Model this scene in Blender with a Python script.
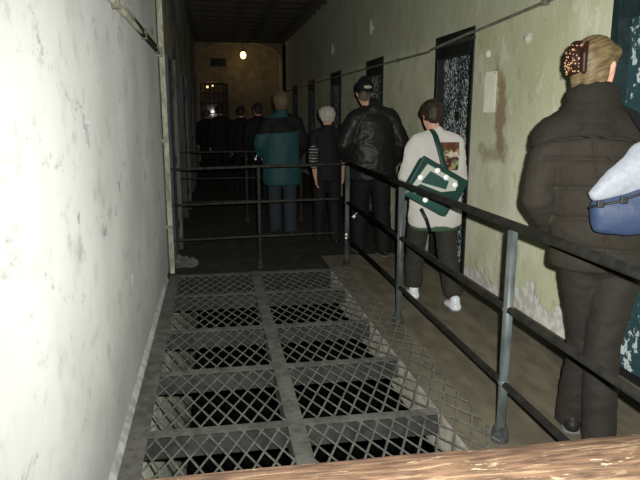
import bpy, bmesh, math, random
from mathutils import Vector, Matrix, noise
R = math.radians
random.seed(4)
scene = bpy.context.scene
for o in list(bpy.data.objects): bpy.data.objects.remove(o)
col = scene.collection

# ------------------------------------------------------------------ camera, world, flash, exposure
cam_d = bpy.data.cameras.new('camera'); cam = bpy.data.objects.new('camera', cam_d); col.objects.link(cam)
cam.location = (0, 0, 1.5)
cam.rotation_euler = (R(90 - 11.631), 0, R(-9.729))
cam_d.sensor_width = 36; cam_d.lens = 617 / 640 * 36; cam_d.clip_start = .02; cam_d.clip_end = 100
scene.camera = cam
world = bpy.data.worlds.new('world'); scene.world = world; world.use_nodes = True
world.node_tree.nodes['Background'].inputs[0].default_value = (.5, .5, .45, 1)
world.node_tree.nodes['Background'].inputs[1].default_value = .0
# the camera's own flash, a few centimetres up and to the right of the lens
fl_d = bpy.data.lights.new('camera_flash', 'SPOT'); fl = bpy.data.objects.new('camera_flash', fl_d); col.objects.link(fl)
fl.location = (.05, -.01, 1.545); fl.rotation_euler = (R(90 - 10), 0, R(-14))
fl_d.energy = 820; fl_d.color = (1, .99, .95); fl_d.shadow_soft_size = .012
fl_d.spot_size = R(108); fl_d.spot_blend = 1.0
scene.view_settings.view_transform = 'Standard'; scene.view_settings.look = 'None'
scene.view_settings.gamma = 1; scene.view_settings.exposure = 0
scene.view_settings.use_curve_mapping = False

XL, XR, ZC, ZB = -.465, 2.30, 3.78, -2.9      # walls, ceiling, lower storey floor
YA, YE = 20.0, 21.6                         # arch, end wall

# ------------------------------------------------------------------ materials
class NT:
    def __init__(s, name):
        s.m = bpy.data.materials.new(name); s.m.use_nodes = True
        s.t = s.m.node_tree; s.b = s.t.nodes['Principled BSDF']; s.tc = s.t.nodes.new('ShaderNodeTexCoord')
    def n(s, typ, **k):
        x = s.t.nodes.new(typ)
        for a, v in k.items(): setattr(x, a, v)
        return x
    def put(s, sock, v):
        if isinstance(v, bpy.types.NodeSocket): s.t.links.new(v, sock)
        elif isinstance(v, (tuple, list)) and len(v) == 3 and sock.type == 'RGBA': sock.default_value = (*v, 1)
        else: sock.default_value = v
    def map(s, scale=(1, 1, 1), loc=(0, 0, 0), rot=(0, 0, 0)):
        x = s.n('ShaderNodeMapping'); s.put(x.inputs[0], s.tc.outputs['Object'])
        x.inputs['Scale'].default_value = scale; x.inputs['Location'].default_value = loc; x.inputs['Rotation'].default_value = rot
        return x.outputs[0]
    def noise(s, scale, detail=4, vec=None, rough=.55, dist=0):
        x = s.n('ShaderNodeTexNoise'); s.put(x.inputs['Vector'], vec or s.tc.outputs['Object'])
        x.inputs['Scale'].default_value = scale; x.inputs['Detail'].default_value = detail
        x.inputs['Roughness'].default_value = rough; x.inputs['Distortion'].default_value = dist
        return x.outputs['Fac']
    def voro(s, scale, vec=None, feature='F1', out='Distance'):
        x = s.n('ShaderNodeTexVoronoi', feature=feature); s.put(x.inputs['Vector'], vec or s.tc.outputs['Object'])
        x.inputs['Scale'].default_value = scale
        return x.outputs[out]
    def ramp(s, fac, a, b):            # smooth step a..b -> 0..1
        x = s.n('ShaderNodeMapRange'); x.interpolation_type = 'SMOOTHSTEP'
        s.put(x.inputs['Value'], fac); x.inputs['From Min'].default_value = a; x.inputs['From Max'].default_value = b
        return x.outputs[0]
    def mix(s, fac, a, b, blend='MIX'):
        x = s.n('ShaderNodeMix', data_type='RGBA', blend_type=blend)
        s.put(x.inputs[0], fac); s.put(x.inputs[6], a); s.put(x.inputs[7], b)
        return x.outputs[2]
    def math(s, op, a, b=0.0):
        x = s.n('ShaderNodeMath', operation=op); s.put(x.inputs[0], a); s.put(x.inputs[1], b)
        return x.outputs[0]
    def xyz(s):
        x = s.n('ShaderNodeSeparateXYZ'); s.put(x.inputs[0], s.tc.outputs['Object']); return x.outputs
    def inside(s, v, a, b, soft=.02):
        return s.math('MULTIPLY', s.ramp(v, a - soft, a + soft), s.ramp(v, b + soft, b - soft))
    def bump(s, h, strength=.3, dist=.01):
        x = s.n('ShaderNodeBump'); s.put(x.inputs['Height'], h)
        x.inputs['Strength'].default_value = strength; x.inputs['Distance'].default_value = dist
        s.t.links.new(x.outputs[0], s.b.inputs['Normal'])
    def done(s, color, rough=.8, metal=0, diff=0.0, spec=.3, sheen=0):
        s.put(s.b.inputs['Base Color'], color); s.put(s.b.inputs['Roughness'], rough)
        s.b.inputs['Metallic'].default_value = metal; s.b.inputs['Diffuse Roughness'].default_value = diff
        s.b.inputs['Specular IOR Level'].default_value = spec; s.b.inputs['Sheen Weight'].default_value = sheen
        return s.m

M = {}
def speckle(name, base, dark, scale=30, rough=.7, metal=0, bump=.3, diff=.5, spec=.3, aniso=(1, 1, 1)):
    t = NT(name); v = t.map(aniso)
    n1 = t.noise(scale, 5, v); n2 = t.noise(scale * .17, 3, v)
    c = t.mix(t.ramp(t.math('ADD', t.math('MULTIPLY', n1, .6), t.math('MULTIPLY', n2, .4)), .38, .62), dark, base)
    t.bump(n1, bump, .004)
    M[name] = t.done(c, rough, metal, diff, spec); return M[name]

def left_plaster():
    t = NT('whitewashed_plaster')
    big = t.noise(.8, 4); mid = t.noise(4, 6); fine = t.noise(45, 4)
    c = t.mix(t.ramp(big, .3, .7), (.19, .197, .172), (.27, .275, .258))
    c = t.mix(t.math('MULTIPLY', t.ramp(mid, .55, .75), .45), c, (.125, .13, .112))
    sm = t.math('MULTIPLY', t.ramp(t.noise(7, 7, t.map((1, .5, .9), (3, 1, 2)), .70), .575, .72), .75)
    c = t.mix(sm, c, (.050, .050, .045))
    st = t.math('MULTIPLY', t.ramp(t.noise(12, 6, t.map((1, .5, .6), (1, 4, 2)), .65), .56, .74), .4)
    c = t.mix(st, c, (.095, .098, .086))
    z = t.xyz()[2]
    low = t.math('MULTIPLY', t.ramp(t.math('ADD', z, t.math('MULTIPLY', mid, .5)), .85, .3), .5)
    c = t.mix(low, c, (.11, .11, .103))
    t.bump(t.math('ADD', t.math('MULTIPLY', mid, 1.0), t.math('MULTIPLY', fine, .10)), .22, .03)
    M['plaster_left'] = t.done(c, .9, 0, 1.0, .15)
def right_plaster():
    t = NT('green_limewash_plaster'); x, y, z = t.xyz()
    big = t.noise(1.1, 4); mid = t.noise(4.5, 6, t.map((1, 1, .6))); fine = t.noise(40, 5)
    c = t.mix(t.ramp(big, .3, .7), (.56, .585, .36), (.76, .77, .56))
    c = t.mix(t.math('MULTIPLY', t.ramp(mid, .56, .61), .5), c, (.84, .83, .68))
    c = t.mix(t.math('MULTIPLY', t.ramp(t.noise(7, 6, t.map((1, 1, .5), (5, 2, 1)), .65), .585, .64), .5), c, (.44, .42, .27))
    # upper wall, above the conduit, is a greyer coat
    up = t.ramp(t.math('ADD', z, t.math('MULTIPLY', mid, .15)), 2.24, 2.34)
    c = t.mix(t.math('MULTIPLY', up, .55), c, (.48, .50, .37))
    # torn brown patch beside the door, and a pale rubbed area
    w = t.math('MULTIPLY', t.noise(5, 6, None, .65), .42)
    yy = t.math('ADD', y, t.math('MULTIPLY', t.math('ADD', z, -1.2), -.12))
    br = t.math('MULTIPLY', t.inside(t.math('ADD', yy, w), 4.86, 5.00, .03), t.inside(t.math('ADD', z, w), 1.36, 2.0, .08))
    c = t.mix(t.math('MULTIPLY', br, .85), c, (.33, .22, .14))
    br2 = t.math('MULTIPLY', t.inside(t.math('ADD', yy, t.math('MULTIPLY', w, 1.6)), 4.95, 5.50, .06), t.inside(t.math('ADD', z, w), 1.33, 1.46, .05))
    c = t.mix(t.math('MULTIPLY', br2, .6), c, (.30, .25, .15))
    pl = t.math('MULTIPLY', t.inside(t.math('ADD', y, w), 4.74, 4.88, .04), t.inside(t.math('ADD', z, w), .9, 1.6, .1))
    c = t.mix(t.math('MULTIPLY', pl, .6), c, (.62, .62, .52))
    # paint fallen away along the foot of the wall
    foot = t.ramp(t.math('ADD', z, t.math('MULTIPLY', t.noise(4, 5, None, .6), -.70)), -.16, -.20)
    c = t.mix(foot, c, t.mix(t.ramp(t.noise(14, 5), .42, .6), (.58, .57, .50), (.82, .81, .74)))
    t.bump(t.math('ADD', t.math('SUBTRACT', t.math('MULTIPLY', mid, 1.2), t.math('MULTIPLY', foot, .5)), t.math('MULTIPLY', fine, .3)), .5, .02)
    M['plaster_right'] = t.done(c, .9, 0, .16, .15)
def door_paint(name, base, flake, lo=.50, sc=23):
    t = NT(name); v = t.map((1, 1, .8))
    n1 = t.noise(sc, 5, v, .66, .3); n2 = t.noise(4, 3)
    f = t.ramp(t.math('ADD', n1, t.math('MULTIPLY', t.math('SUBTRACT', n2, .5), .35)), lo + .015, lo + .055)
    c = t.mix(f, t.mix(t.noise(9, 3), base, tuple(b * 1.7 for b in base)), flake)
    t.bump(t.math('ADD', t.math('MULTIPLY', f, .6), n1), .6, .006)
    M[name] = t.done(c, .55, 0, .4, .4)
left_plaster(); right_plaster()
door_paint('door_flaking', (.012, .030, .028), (.62, .66, .62), .50, 42)
door_paint('door_near', (.018, .045, .050), (.52, .58, .58), .53)
door_paint('door_left', (.030, .042, .048), (.30, .33, .33), .60)
speckle('frame_black', (.016, .019, .016), (.007, .009, .008), 14, .5)
speckle('frame_teal', (.022, .040, .040), (.012, .024, .024), 18, .5)
speckle('frame_left', (.050, .060, .062), (.012, .016, .018), 20, .6, aniso=(1, 1, .25))
speckle('wood_frame_pale', (.12, .115, .085), (.03, .03, .024), 20, .7, aniso=(1, 1, .2))
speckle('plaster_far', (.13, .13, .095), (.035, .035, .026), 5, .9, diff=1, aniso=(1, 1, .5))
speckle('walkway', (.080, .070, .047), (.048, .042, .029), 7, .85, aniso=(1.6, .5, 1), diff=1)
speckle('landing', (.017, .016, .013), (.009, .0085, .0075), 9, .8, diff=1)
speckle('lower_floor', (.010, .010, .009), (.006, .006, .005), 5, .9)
speckle('lower_wall', (.30, .315, .25), (.16, .17, .13), 3, .9, diff=1)
speckle('slab_edge', (.17, .16, .13), (.09, .085, .065), 12, .9, diff=1)
speckle('fillet', (.27, .27, .26), (.15, .15, .145), 14, .9, diff=1)
speckle('grating_steel', (.075, .075, .065), (.042, .042, .036), 22, .65, .0, diff=.8)
speckle('beam', (.034, .034, .030), (.014, .014, .013), 16, .8, diff=.6)
speckle('wire', (.100, .102, .088), (.053, .055, .047), 40, .55, .0, diff=.6)
speckle('rail_dark', (.016, .015, .0125), (.007, .007, .006), 18, .55, spec=.25)
speckle('rail_thin', (.042, .040, .035), (.020, .019, .017), 22, .6, spec=.2)
speckle('post_grey', (.080, .094, .090), (.036, .043, .041), 24, .5, aniso=(1, 1, .3), spec=.45)
speckle('flange', (.050, .052, .050), (.02, .02, .02), 40, .75, spec=.1)
speckle('conduit', (.36, .36, .27), (.20, .20, .15), 18, .6, diff=.6)
speckle('conduit_dark', (.17, .175, .125), (.09, .09, .065), 18, .6)
speckle('pipe_pale', (.52, .52, .40), (.24, .24, .17), 26, .6, aniso=(1, 1, .4), diff=.8)
speckle('ceiling_wood', (.040, .036, .028), (.018, .016, .012), 10, .9)
speckle('joist_wood', (.085, .076, .058), (.03, .027, .02), 14, .9, aniso=(.2, 1, 1))
speckle('end_wall', (.32, .27, .18), (.20, .17, .11), 6, .9, diff=1)
speckle('arch_stone', (.42, .34, .22), (.26, .21, .13), 6, .9, diff=1)
speckle('iron', (.012, .012, .012), (.006, .006, .006), 20, .6)
speckle('white_enamel', (.62, .62, .54), (.45, .45, .38), 30, .5)
speckle('panel_pale', (.66, .66, .54), (.58, .59, .46), 16, .8, diff=.8)
speckle('plaster_dust', (.10, .10, .095), (.045, .045, .042), 20, .95, diff=1)
speckle('skin', (.52, .30, .21), (.46, .25, .17), 25, .55, bump=.05)
def handrail_wood():
    t = NT('worn_red_paint'); v = t.map((.35, 3.0, 3.0))
    n1 = t.noise(26, 7, v, .7, .6); n2 = t.noise(60, 5, t.map((.25, 2, 2))); n3 = t.noise(5, 3, v)
    c = t.mix(t.ramp(n2, .35, .65), (.018, .0105, .0065), (.046, .027, .016))
    w = t.ramp(t.math('ADD', n1, t.math('MULTIPLY', t.math('SUBTRACT', n3, .5), .3)), .50, .62)
    c = t.mix(t.math('MULTIPLY', w, .85), c, (.085, .058, .034))
    w2 = t.ramp(t.noise(26, 7, t.map((.5, 2.5, 2.5), (2, 3, 1)), .7, .8), .60, .68)
    c = t.mix(w2, c, (.155, .125, .082))
    t.bump(t.math('ADD', t.math('MULTIPLY', n2, .5), t.math('SUBTRACT', 0.0, w)), .5, .004)
    M['handrail_wood'] = t.done(c, .75, 0, .3, .12)
handrail_wood()
def plain(name, c, rough=.7, metal=0, spec=.3, diff=.3, weave=0, sheen=0):
    t = NT(name)
    if weave:
        n = t.noise(weave, 4); t.bump(n, .35, .003)
        cc = t.mix(n, tuple(x * .72 for x in c), tuple(x * 1.25 for x in c))
    else: cc = t.mix(t.noise(12, 3), tuple(x * .9 for x in c), tuple(x * 1.1 for x in c))
    M[name] = t.done(cc, rough, metal, diff, spec, sheen); return M[name]
plain('quilt_brown', (.0235, .0205, .0155), .75, weave=90, spec=.12)
plain('quilt_dark', (.0165, .0147, .0115), .75, weave=70, spec=.12)
plain('trouser_brown', (.0155, .0135, .0105), .8, weave=110)
plain('trouser_olive', (.026, .025, .018), .8, weave=90)
plain('black_cloth', (.006, .006, .006), .8, weave=80)
plain('leather', (.014, .0135, .012), .5, spec=.32, weave=34)
plain('teal_cloth', (.016, .062, .064), .65, weave=70)
plain('denim', (.024, .033, .039), .8, weave=100)
plain('dark_top', (.007, .007, .008), .8, weave=80)
plain('bag_green', (.013, .064, .048), .5, weave=120, spec=.45)
plain('bag_green_dark', (.008, .040, .030), .5, weave=120)
plain('bag_blue', (.026, .042, .085), .6, weave=110)
plain('bag_white', (.24, .26, .29), .6, weave=60)
plain('strap_black', (.008, .009, .010), .5, weave=100)
plain('sneaker', (.62, .66, .68), .4, spec=.5)
plain('sneaker_sole', (.10, .11, .11), .6)
plain('shoe_black', (.012, .011, .010), .55, spec=.25)
plain('eye_white', (.7, .7, .68), .2); plain('lip', (.40, .15, .12), .5)
plain('clip_brown', (.020, .0075, .005), .5, spec=.2)
plain('clip_bead', (.48, .29, .16), .3, .3, .8)
plain('reflector', (.98, .98, .96), .35, 0, 1.0, 0)
plain('white_panel', (.44, .47, .40), .5, weave=60)
plain('cap_patch', (.42, .36, .28), .6)
plain('hem_green', (.045, .085, .050), .7, weave=80)
def hairmat(name, light, dark, stretch=(1, 1, .12), scale=70, tilt=0):
    t = NT(name); v = t.map(stretch)
    if tilt:
        q = t.n('ShaderNodeVectorRotate', rotation_type='Y_AXIS'); t.put(q.inputs['Vector'], t.tc.outputs['Object']); q.inputs['Center'].default_value = (-.1, 0, 1.7); q.inputs['Angle'].default_value = tilt
        t.put(v.node.inputs[0], q.outputs[0])
    n = t.noise(scale, 4, v, .6)
    t.bump(n, .5, .004); M[name] = t.done(t.mix(t.ramp(n, .3, .7), dark, light), .55, 0, .2, .25)
hairmat('hair_blond', (.155, .113, .054), (.062, .044, .021), (.12, .12, 1.0), 130, R(24))
hairmat('hair_dark', (.045, .031, .020), (.010, .007, .005))
hairmat('hair_grey', (.13, .115, .085), (.05, .045, .035))
hairmat('hair_white', (.50, .46, .38), (.30, .27, .22))
hairmat('hair_fair', (.16, .125, .070), (.06, .045, .025))
def shirt_mat():
    t = NT('white_sweatshirt'); x, y, z = t.xyz()
    n = t.noise(7, 4); c = t.mix(n, (.45, .44, .40), (.575, .56, .515))
    m = t.math('MULTIPLY', t.math('MULTIPLY', t.inside(x, .005, .165, .003), t.inside(z, 1.075, 1.285, .003)), t.ramp(y, .0, -.02))
    vc = t.n('ShaderNodeTexVoronoi'); t.put(vc.inputs['Vector'], t.tc.outputs['Object']); vc.inputs['Scale'].default_value = 34
    hsv = t.n('ShaderNodeHueSaturation'); t.put(hsv.inputs['Color'], vc.outputs['Color']); hsv.inputs['Saturation'].default_value = .8
    tint = t.mix(1.0, hsv.outputs[0], (.50, .36, .16), 'MULTIPLY')
    pc = t.mix(t.ramp(t.noise(22, 4), .42, .56), (.050, .022, .014), tint)
    band = t.math('MULTIPLY', t.inside(z, 1.235, 1.285, .004), .85)
    pc = t.mix(band, pc, (.10, .038, .024))
    wh = t.math('MULTIPLY', t.inside(z, 1.17, 1.215, .01), t.ramp(t.noise(30, 3), .47, .53))
    pc = t.mix(t.math('MULTIPLY', wh, .8), pc, (.55, .50, .42))
    c = t.mix(m, c, pc); t.bump(t.noise(18, 5), .3, .01)
    M['sweatshirt'] = t.done(c, .85, 0, .4, .2)
shirt_mat()
def stripe_mat():
    t = NT('striped_sleeve'); z = t.xyz()[2]
    s = t.math('SINE', t.math('MULTIPLY', z, 190.0)); f = t.math('MULTIPLY', t.ramp(s, .1, .5), t.ramp(t.noise(40, 3), .35, .5))
    M['stripes'] = t.done(t.mix(f, (.012, .012, .013), (.26, .26, .25)), .8)
stripe_mat()
def emit(name, c, s):
    m = bpy.data.materials.new(name); m.use_nodes = True; b = m.node_tree.nodes['Principled BSDF']
    b.inputs['Base Color'].default_value = (*c, 1); b.inputs['Emission Color'].default_value = (*c, 1); b.inputs['Emission Strength'].default_value = s
    M[name] = m
emit('bulb_glow', (1, .66, .22), 4.5); emit('glint_glow', (1, .80, .50), 4)
def glass():
    m = bpy.data.materials.new('old_pane_glass'); m.use_nodes = True; t = m.node_tree; b = t.nodes['Principled BSDF']
    b.inputs['Base Color'].default_value = (.45, .40, .30, 1); b.inputs['Roughness'].default_value = .06; b.inputs['Transmission Weight'].default_value = .9; b.inputs['IOR'].default_value = 1.1
    n = t.nodes.new('ShaderNodeTexNoise'); n.inputs['Scale'].default_value = 9; bp = t.nodes.new('ShaderNodeBump'); bp.inputs['Strength'].default_value = .04
    t.links.new(n.outputs[0], bp.inputs['Height']); t.links.new(bp.outputs[0], b.inputs['Normal']); M['glass'] = m
glass()

# ------------------------------------------------------------------ mesh helpers
def tag(o, label=None, cat=None, group=None, kind=None):
    if label: o['label'] = label
    if cat: o['category'] = cat
    if group: o['group'] = group
    if kind: o['kind'] = kind
    return o
def link(name, me, mat, parent=None, smooth=False):
    if mat:
        me.materials.clear(); me.materials.append(M[mat])
    if smooth: me.polygons.foreach_set('use_smooth', [True] * len(me.polygons))
    o = bpy.data.objects.new(name, me); col.objects.link(o); o.parent = parent
    return o
def obj(name, bm, mat, parent=None, smooth=False):
    me = bpy.data.meshes.new(name); bmesh.ops.recalc_face_normals(bm, faces=bm.faces); bm.to_mesh(me); bm.free()
    return link(name, me, mat, parent, smooth)
def empty(name, loc=(0, 0, 0), rz=0):
    o = bpy.data.objects.new(name, None); o.location = loc; o.rotation_euler = (0, 0, rz); o.empty_display_size = .1
    col.objects.link(o); return o
def struct(o): o['kind'] = 'structure'; return o
def box(bm, x0, x1, y0, y1, z0, z1, bevel=0, mtx=None):
    v = [bm.verts.new(c) for c in ((x0,y0,z0),(x1,y0,z0),(x1,y1,z0),(x0,y1,z0),(x0,y0,z1),(x1,y0,z1),(x1,y1,z1),(x0,y1,z1))]
    fs = [bm.faces.new([v[i] for i in f]) for f in ((0,3,2,1),(4,5,6,7),(0,1,5,4),(1,2,6,5),(2,3,7,6),(3,0,4,7))]
    if mtx is not None: bmesh.ops.transform(bm, matrix=mtx, verts=v)
    if bevel:
        es = list({e for f in fs for e in f.edges}); bmesh.ops.bevel(bm, geom=es, offset=bevel, segments=2, affect='EDGES', profile=.6)
    return bm
def B(*a, **k): return box(bmesh.new(), *a, **k)
def tube(bm, pts, rad, seg=10, side=(1, 0, 0), cap=True):
    """loft of ellipses through pts; rad = number or (r_side, r_other) per point"""
    pts = [Vector(p) for p in pts]; n = len(pts); side = Vector(side); rings = []
    if not isinstance(rad, (list,)): rad = [rad] * n
    for i, p in enumerate(pts):
        d = (pts[min(i + 1, n - 1)] - pts[max(i - 1, 0)]).normalized()
        s = side - d * side.dot(d)
        if s.length < 1e-4: s = d.orthogonal()
        s.normalize(); u = d.cross(s); r = rad[i]; ra, rb = r if isinstance(r, tuple) else (r, r)
        rings.append([bm.verts.new(p + s * (ra * math.cos(a)) + u * (rb * math.sin(a))) for a in (2 * math.pi * k / seg for k in range(seg))])
    for a, b in zip(rings, rings[1:]):
        for k in range(seg): bm.faces.new((a[k], a[(k + 1) % seg], b[(k + 1) % seg], b[k]))
    if cap: bm.faces.new(rings[0][::-1]); bm.faces.new(rings[-1])
    return bm
def T(*a, **k): return tube(bmesh.new(), *a, **k)
def limb(bm, pts, rad, seg=12, side=(1, 0, 0), sub=3, rnd=.9, rnd0=None):
    """tube with rounded ends and interpolated rings"""
    P = [Vector(p) for p in pts]; rr = [r if isinstance(r, tuple) else (r, r) for r in rad]; q = []; qr = []
    for i in range(len(P) - 1):
        for k in range(sub):
            t = k / sub; q.append(P[i].lerp(P[i + 1], t)); qr.append((rr[i][0] * (1 - t) + rr[i + 1][0] * t, rr[i][1] * (1 - t) + rr[i + 1][1] * t))
    q.append(P[-1]); qr.append(rr[-1])
    d0 = (P[0] - P[1]).normalized(); d1 = (P[-1] - P[-2]).normalized(); a, b = rr[0], rr[-1]; ma, mb = min(a) * (rnd if rnd0 is None else rnd0), min(b) * rnd
    pre = [(P[0] + d0 * ma, .35), (P[0] + d0 * ma * .6, .8)]; post = [(P[-1] + d1 * mb * .6, .8), (P[-1] + d1 * mb, .35)]
    q = [x[0] for x in pre] + q + [x[0] for x in post]
    qr = [(a[0] * x[1], a[1] * x[1]) for x in pre] + qr + [(b[0] * x[1], b[1] * x[1]) for x in post]
    return tube(bm, q, qr, seg, side)
def ball(bm, c, r, mtx=None, seg=14):
    r = r if isinstance(r, tuple) else (r, r, r)
    m = Matrix.Translation(c) @ (mtx or Matrix()) @ Matrix.Diagonal((*r, 1))
    bmesh.ops.create_uvsphere(bm, u_segments=seg, v_segments=max(6, seg * 2 // 3), radius=1, matrix=m); return bm
def remesh(bm, voxel, smooth=3):
    me = bpy.data.meshes.new('tmp'); bmesh.ops.recalc_face_normals(bm, faces=bm.faces); bm.to_mesh(me); bm.free()
    o = bpy.data.objects.new('tmp', me); col.objects.link(o)
    m = o.modifiers.new('r', 'REMESH'); m.mode = 'VOXEL'; m.voxel_size = voxel; m.use_smooth_shade = True
    if smooth: s = o.modifiers.new('s', 'SMOOTH'); s.factor = .5; s.iterations = smooth
    dg = bpy.context.evaluated_depsgraph_get(); r = bpy.data.meshes.new_from_object(o.evaluated_get(dg))
    bpy.data.objects.remove(o); bpy.data.meshes.remove(me)
    return r
def displace(me, fn):
    ns = [v.normal.copy() for v in me.vertices]
    for v, n in zip(me.vertices, ns): v.co = v.co + n * fn(v.co, n)
def folds(amp, f=6.0, st=(1, 1, 1.0), seed=0.0):
    s = Vector(st); off = Vector((seed * 3.1, seed * 1.7, seed))
    def fn(c, n):
        p = Vector((c.x * s.x, c.y * s.y, c.z * s.z)) * f + off
        return amp * (1 - 2.2 * abs(noise.noise(p + noise.noise_vector(p * .6) * .7))) + amp * .4 * noise.noise(p * 3)
    return fn
def groove(d, w, depth): return -depth * math.exp(-(d / w) ** 2)

# ------------------------------------------------------------------ the setting
floor = struct(obj('floor', B(1.10, XR, -1.2, 6.35, -.22, 0), 'walkway'))
struct(obj('floor_far_shaded', B(1.10, XR, 6.35, 23, -.22, 0), 'landing'))  # walkway carries on; shade from the people is put into its darker colour
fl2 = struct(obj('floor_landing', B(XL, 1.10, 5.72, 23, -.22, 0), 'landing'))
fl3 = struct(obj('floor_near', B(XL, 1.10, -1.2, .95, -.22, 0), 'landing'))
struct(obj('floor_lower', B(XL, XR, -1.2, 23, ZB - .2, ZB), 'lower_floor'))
def wall_with_holes(name, x0, x1, mat, z0, z1, holes, y0, y1, face):
    """a wall slab along y, cut by door recesses (ya, yb, ztop)"""
    bm = bmesh.new(); y = y0; face_out = x0 if face > 0 else x1
    for a, b, zt in holes:
        box(bm, x0, x1, y, a, z0, z1); box(bm, x0, x1, a, b, zt, z1); y = b
        back = (x1 - .05, x1) if face > 0 else (x0, x0 + .05)
        box(bm, back[0], back[1], a, b, z0, zt)
    box(bm, x0, x1, y, y1, z0, z1)
    return struct(obj(name, bm, mat))
DR = [(2.42, 3.40), (5.35, 6.32), (8.34, 9.28), (11.15, 12.15), (14.1, 15.05), (17.0, 17.95)]
DLf = [(6.12, 7.02), (9.1, 10.0), (12.1, 13.0), (15.1, 16.0)]
wr = wall_with_holes('wall_right', XR, XR + .45, 'plaster_right', 0, ZC, [(a, b, 2.25) for a, b in DR], -1.2, 23, 1)
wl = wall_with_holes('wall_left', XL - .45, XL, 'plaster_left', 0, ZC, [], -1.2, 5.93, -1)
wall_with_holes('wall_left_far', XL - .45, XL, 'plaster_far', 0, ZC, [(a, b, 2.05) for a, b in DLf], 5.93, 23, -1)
struct(obj('wall_left_lower', B(XL - .4, XL, -1.2, 23, ZB, 0), 'lower_wall'))
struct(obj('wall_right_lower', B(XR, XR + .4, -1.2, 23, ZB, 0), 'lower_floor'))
struct(obj('wall_back', B(XL - .45, XR + .45, -1.5, -1.2, ZB, ZC), 'beam'))
struct(obj('trim_1', B(1.085, 1.10, .95, 5.72, -.22, -.002), 'slab_edge'))
# cement fillet along the foot of the left wall, a little ragged
bm = bmesh.new(); prev = None
for i in range(60):
    y = .95 + i * (5.6 - .95) / 59; w = .024 + .006 * noise.noise((y * 4, 0, 0)); h = .045 + .012 * noise.noise((y * 6, 3, 0))
    ring = [bm.verts.new(p) for p in ((XL, y, 0), (XL + w, y, 0), (XL + w * .7, y, h * .5), (XL, y, h))]
    if prev:
        for k in range(4): bm.faces.new((prev[k], prev[(k + 1) % 4], ring[(k + 1) % 4], ring[k]))
    prev = ring
struct(obj('baseboard_left', bm, 'fillet'))
# flake of paint standing off the left wall
def flake(y, z, s, seed):
    random.seed(seed); bm = bmesh.new(); top = []
    n = 12
    for k in range(n):
        a = 2 * math.pi * k / n; r = s * (.6 + .6 * random.random())
        top.append(bm.verts.new((XL + .004 + .018 * max(0, math.sin(a)) * s / .08, y + r * math.cos(a) * .8, z + r * math.sin(a) * 1.5)))
    bot = [bm.verts.new((XL - .002, v.co.y, v.co.z)) for v in top]
    bm.faces.new(top); bm.faces.new(bot[::-1])
    for k in range(n): bm.faces.new((top[k], bot[k], bot[(k + 1) % n], top[(k + 1) % n]))
    obj('paint_flake', bm, 'fillet', wl)
for y, z, s, sd in [(2.46, 1.42, .035, 1), (2.41, 1.47, .02, 2), (3.0, 1.05, .02, 3), (2.2, 1.15, .016, 4), (3.4, .6, .02, 5)]: flake(y, z, s, sd)

# ceiling: boards with joists across
ce = struct(obj('ceiling', B(XL - .45, XR + .45, -1.5, 23, ZC, ZC + .15), 'ceiling_wood'))
jm = bpy.data.meshes.new('joist'); bm = B(XL, XR, -.06, .06, -.17, 0); bm.to_mesh(jm); bm.free(); jm.materials.append(M['joist_wood'])
for i in range(30):
    j = bpy.data.objects.new('joist', jm); col.objects.link(j); j.location = (0, 1.0 + i * .65, ZC); j.parent = ce
# arch at the far end and the wall behind it
bm = bmesh.new(); n = 20; cx, hw, zs, rise = .92, 1.30, 2.98, .70
prof = [(XL, 0), (cx - hw, 0)] + [(cx - hw * math.cos(math.pi * k / n), zs + rise * math.sin(math.pi * k / n) ** .8) for k in range(n + 1)] + [(cx + hw, 0), (XR, 0), (XR, ZC), (XL, ZC)]
fr = [bm.verts.new((x, YA, z)) for x, z in prof]; bk = [bm.verts.new((x, YA + .45, z)) for x, z in prof]
m_ = len(prof)
for k in range(m_): bm.faces.new((fr[k], fr[(k + 1) % m_], bk[(k + 1) % m_], bk[k]))
def fan(vs):          # the front is an n-gon with a concavity: build it from quads to the ceiling line
    L = vs[2:-4]
    tops = [bm.verts.new((v.co.x, v.co.y, ZC)) for v in L]
    for a, b, c, d in zip(L, L[1:], tops[1:], tops): bm.faces.new((a, b, c, d))
    bm.faces.new((vs[0], vs[1], L[0], tops[0], vs[-1])); bm.faces.new((L[-1], vs[-4], vs[-3], vs[-2], tops[-1]))
fan(fr); fan(bk)
bmesh.ops.remove_doubles(bm, verts=bm.verts, dist=1e-5)
struct(obj('wall_arch', bm, 'arch_stone'))
# end wall with the window opening
WX0, WX1, WZ0, WZ1 = -.37, .56, 1.15, 2.55
bm = bmesh.new()
box(bm, XL - .45, WX0, YE, YE + .35, ZB, ZC); box(bm, WX1, XR + .45, YE, YE + .35, ZB, ZC)
box(bm, WX0, WX1, YE, YE + .35, ZB, WZ0); box(bm, WX0, WX1, YE, YE + .35, WZ1 + .12, ZC)
nn = 10
for k in range(nn):     # segmental head
    a0, a1 = k / nn, (k + 1) / nn; h = lambda t: WZ1 - .10 + .2 * math.sin(math.pi * t) * .6 + .0
    x0 = WX0 + (WX1 - WX0) * a0; x1 = WX0 + (WX1 - WX0) * a1
    box(bm, x0, x1, YE, YE + .35, (h(a0) + h(a1)) / 2, WZ1 + .12)
struct(obj('wall_end', bm, 'end_wall'))
win = struct(empty('window_1', ((WX0 + WX1) / 2, YE + .1, WZ0)))
def child(name, bm, mat, parent, smooth=False, kind=None):    # world-space bm below a located parent (no rotation)
    l = parent.location; bmesh.ops.translate(bm, verts=bm.verts, vec=(-l.x, -l.y, -l.z)); return obj(name, bm, mat, parent, smooth)
for i in range(7):
    x = WX0 + .02 + (WX1 - WX0 - .04) * i / 6; child('glazing_bar', B(x - .013, x + .013, YE + .09, YE + .12, WZ0, WZ1 - .04), 'iron', win)
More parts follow.
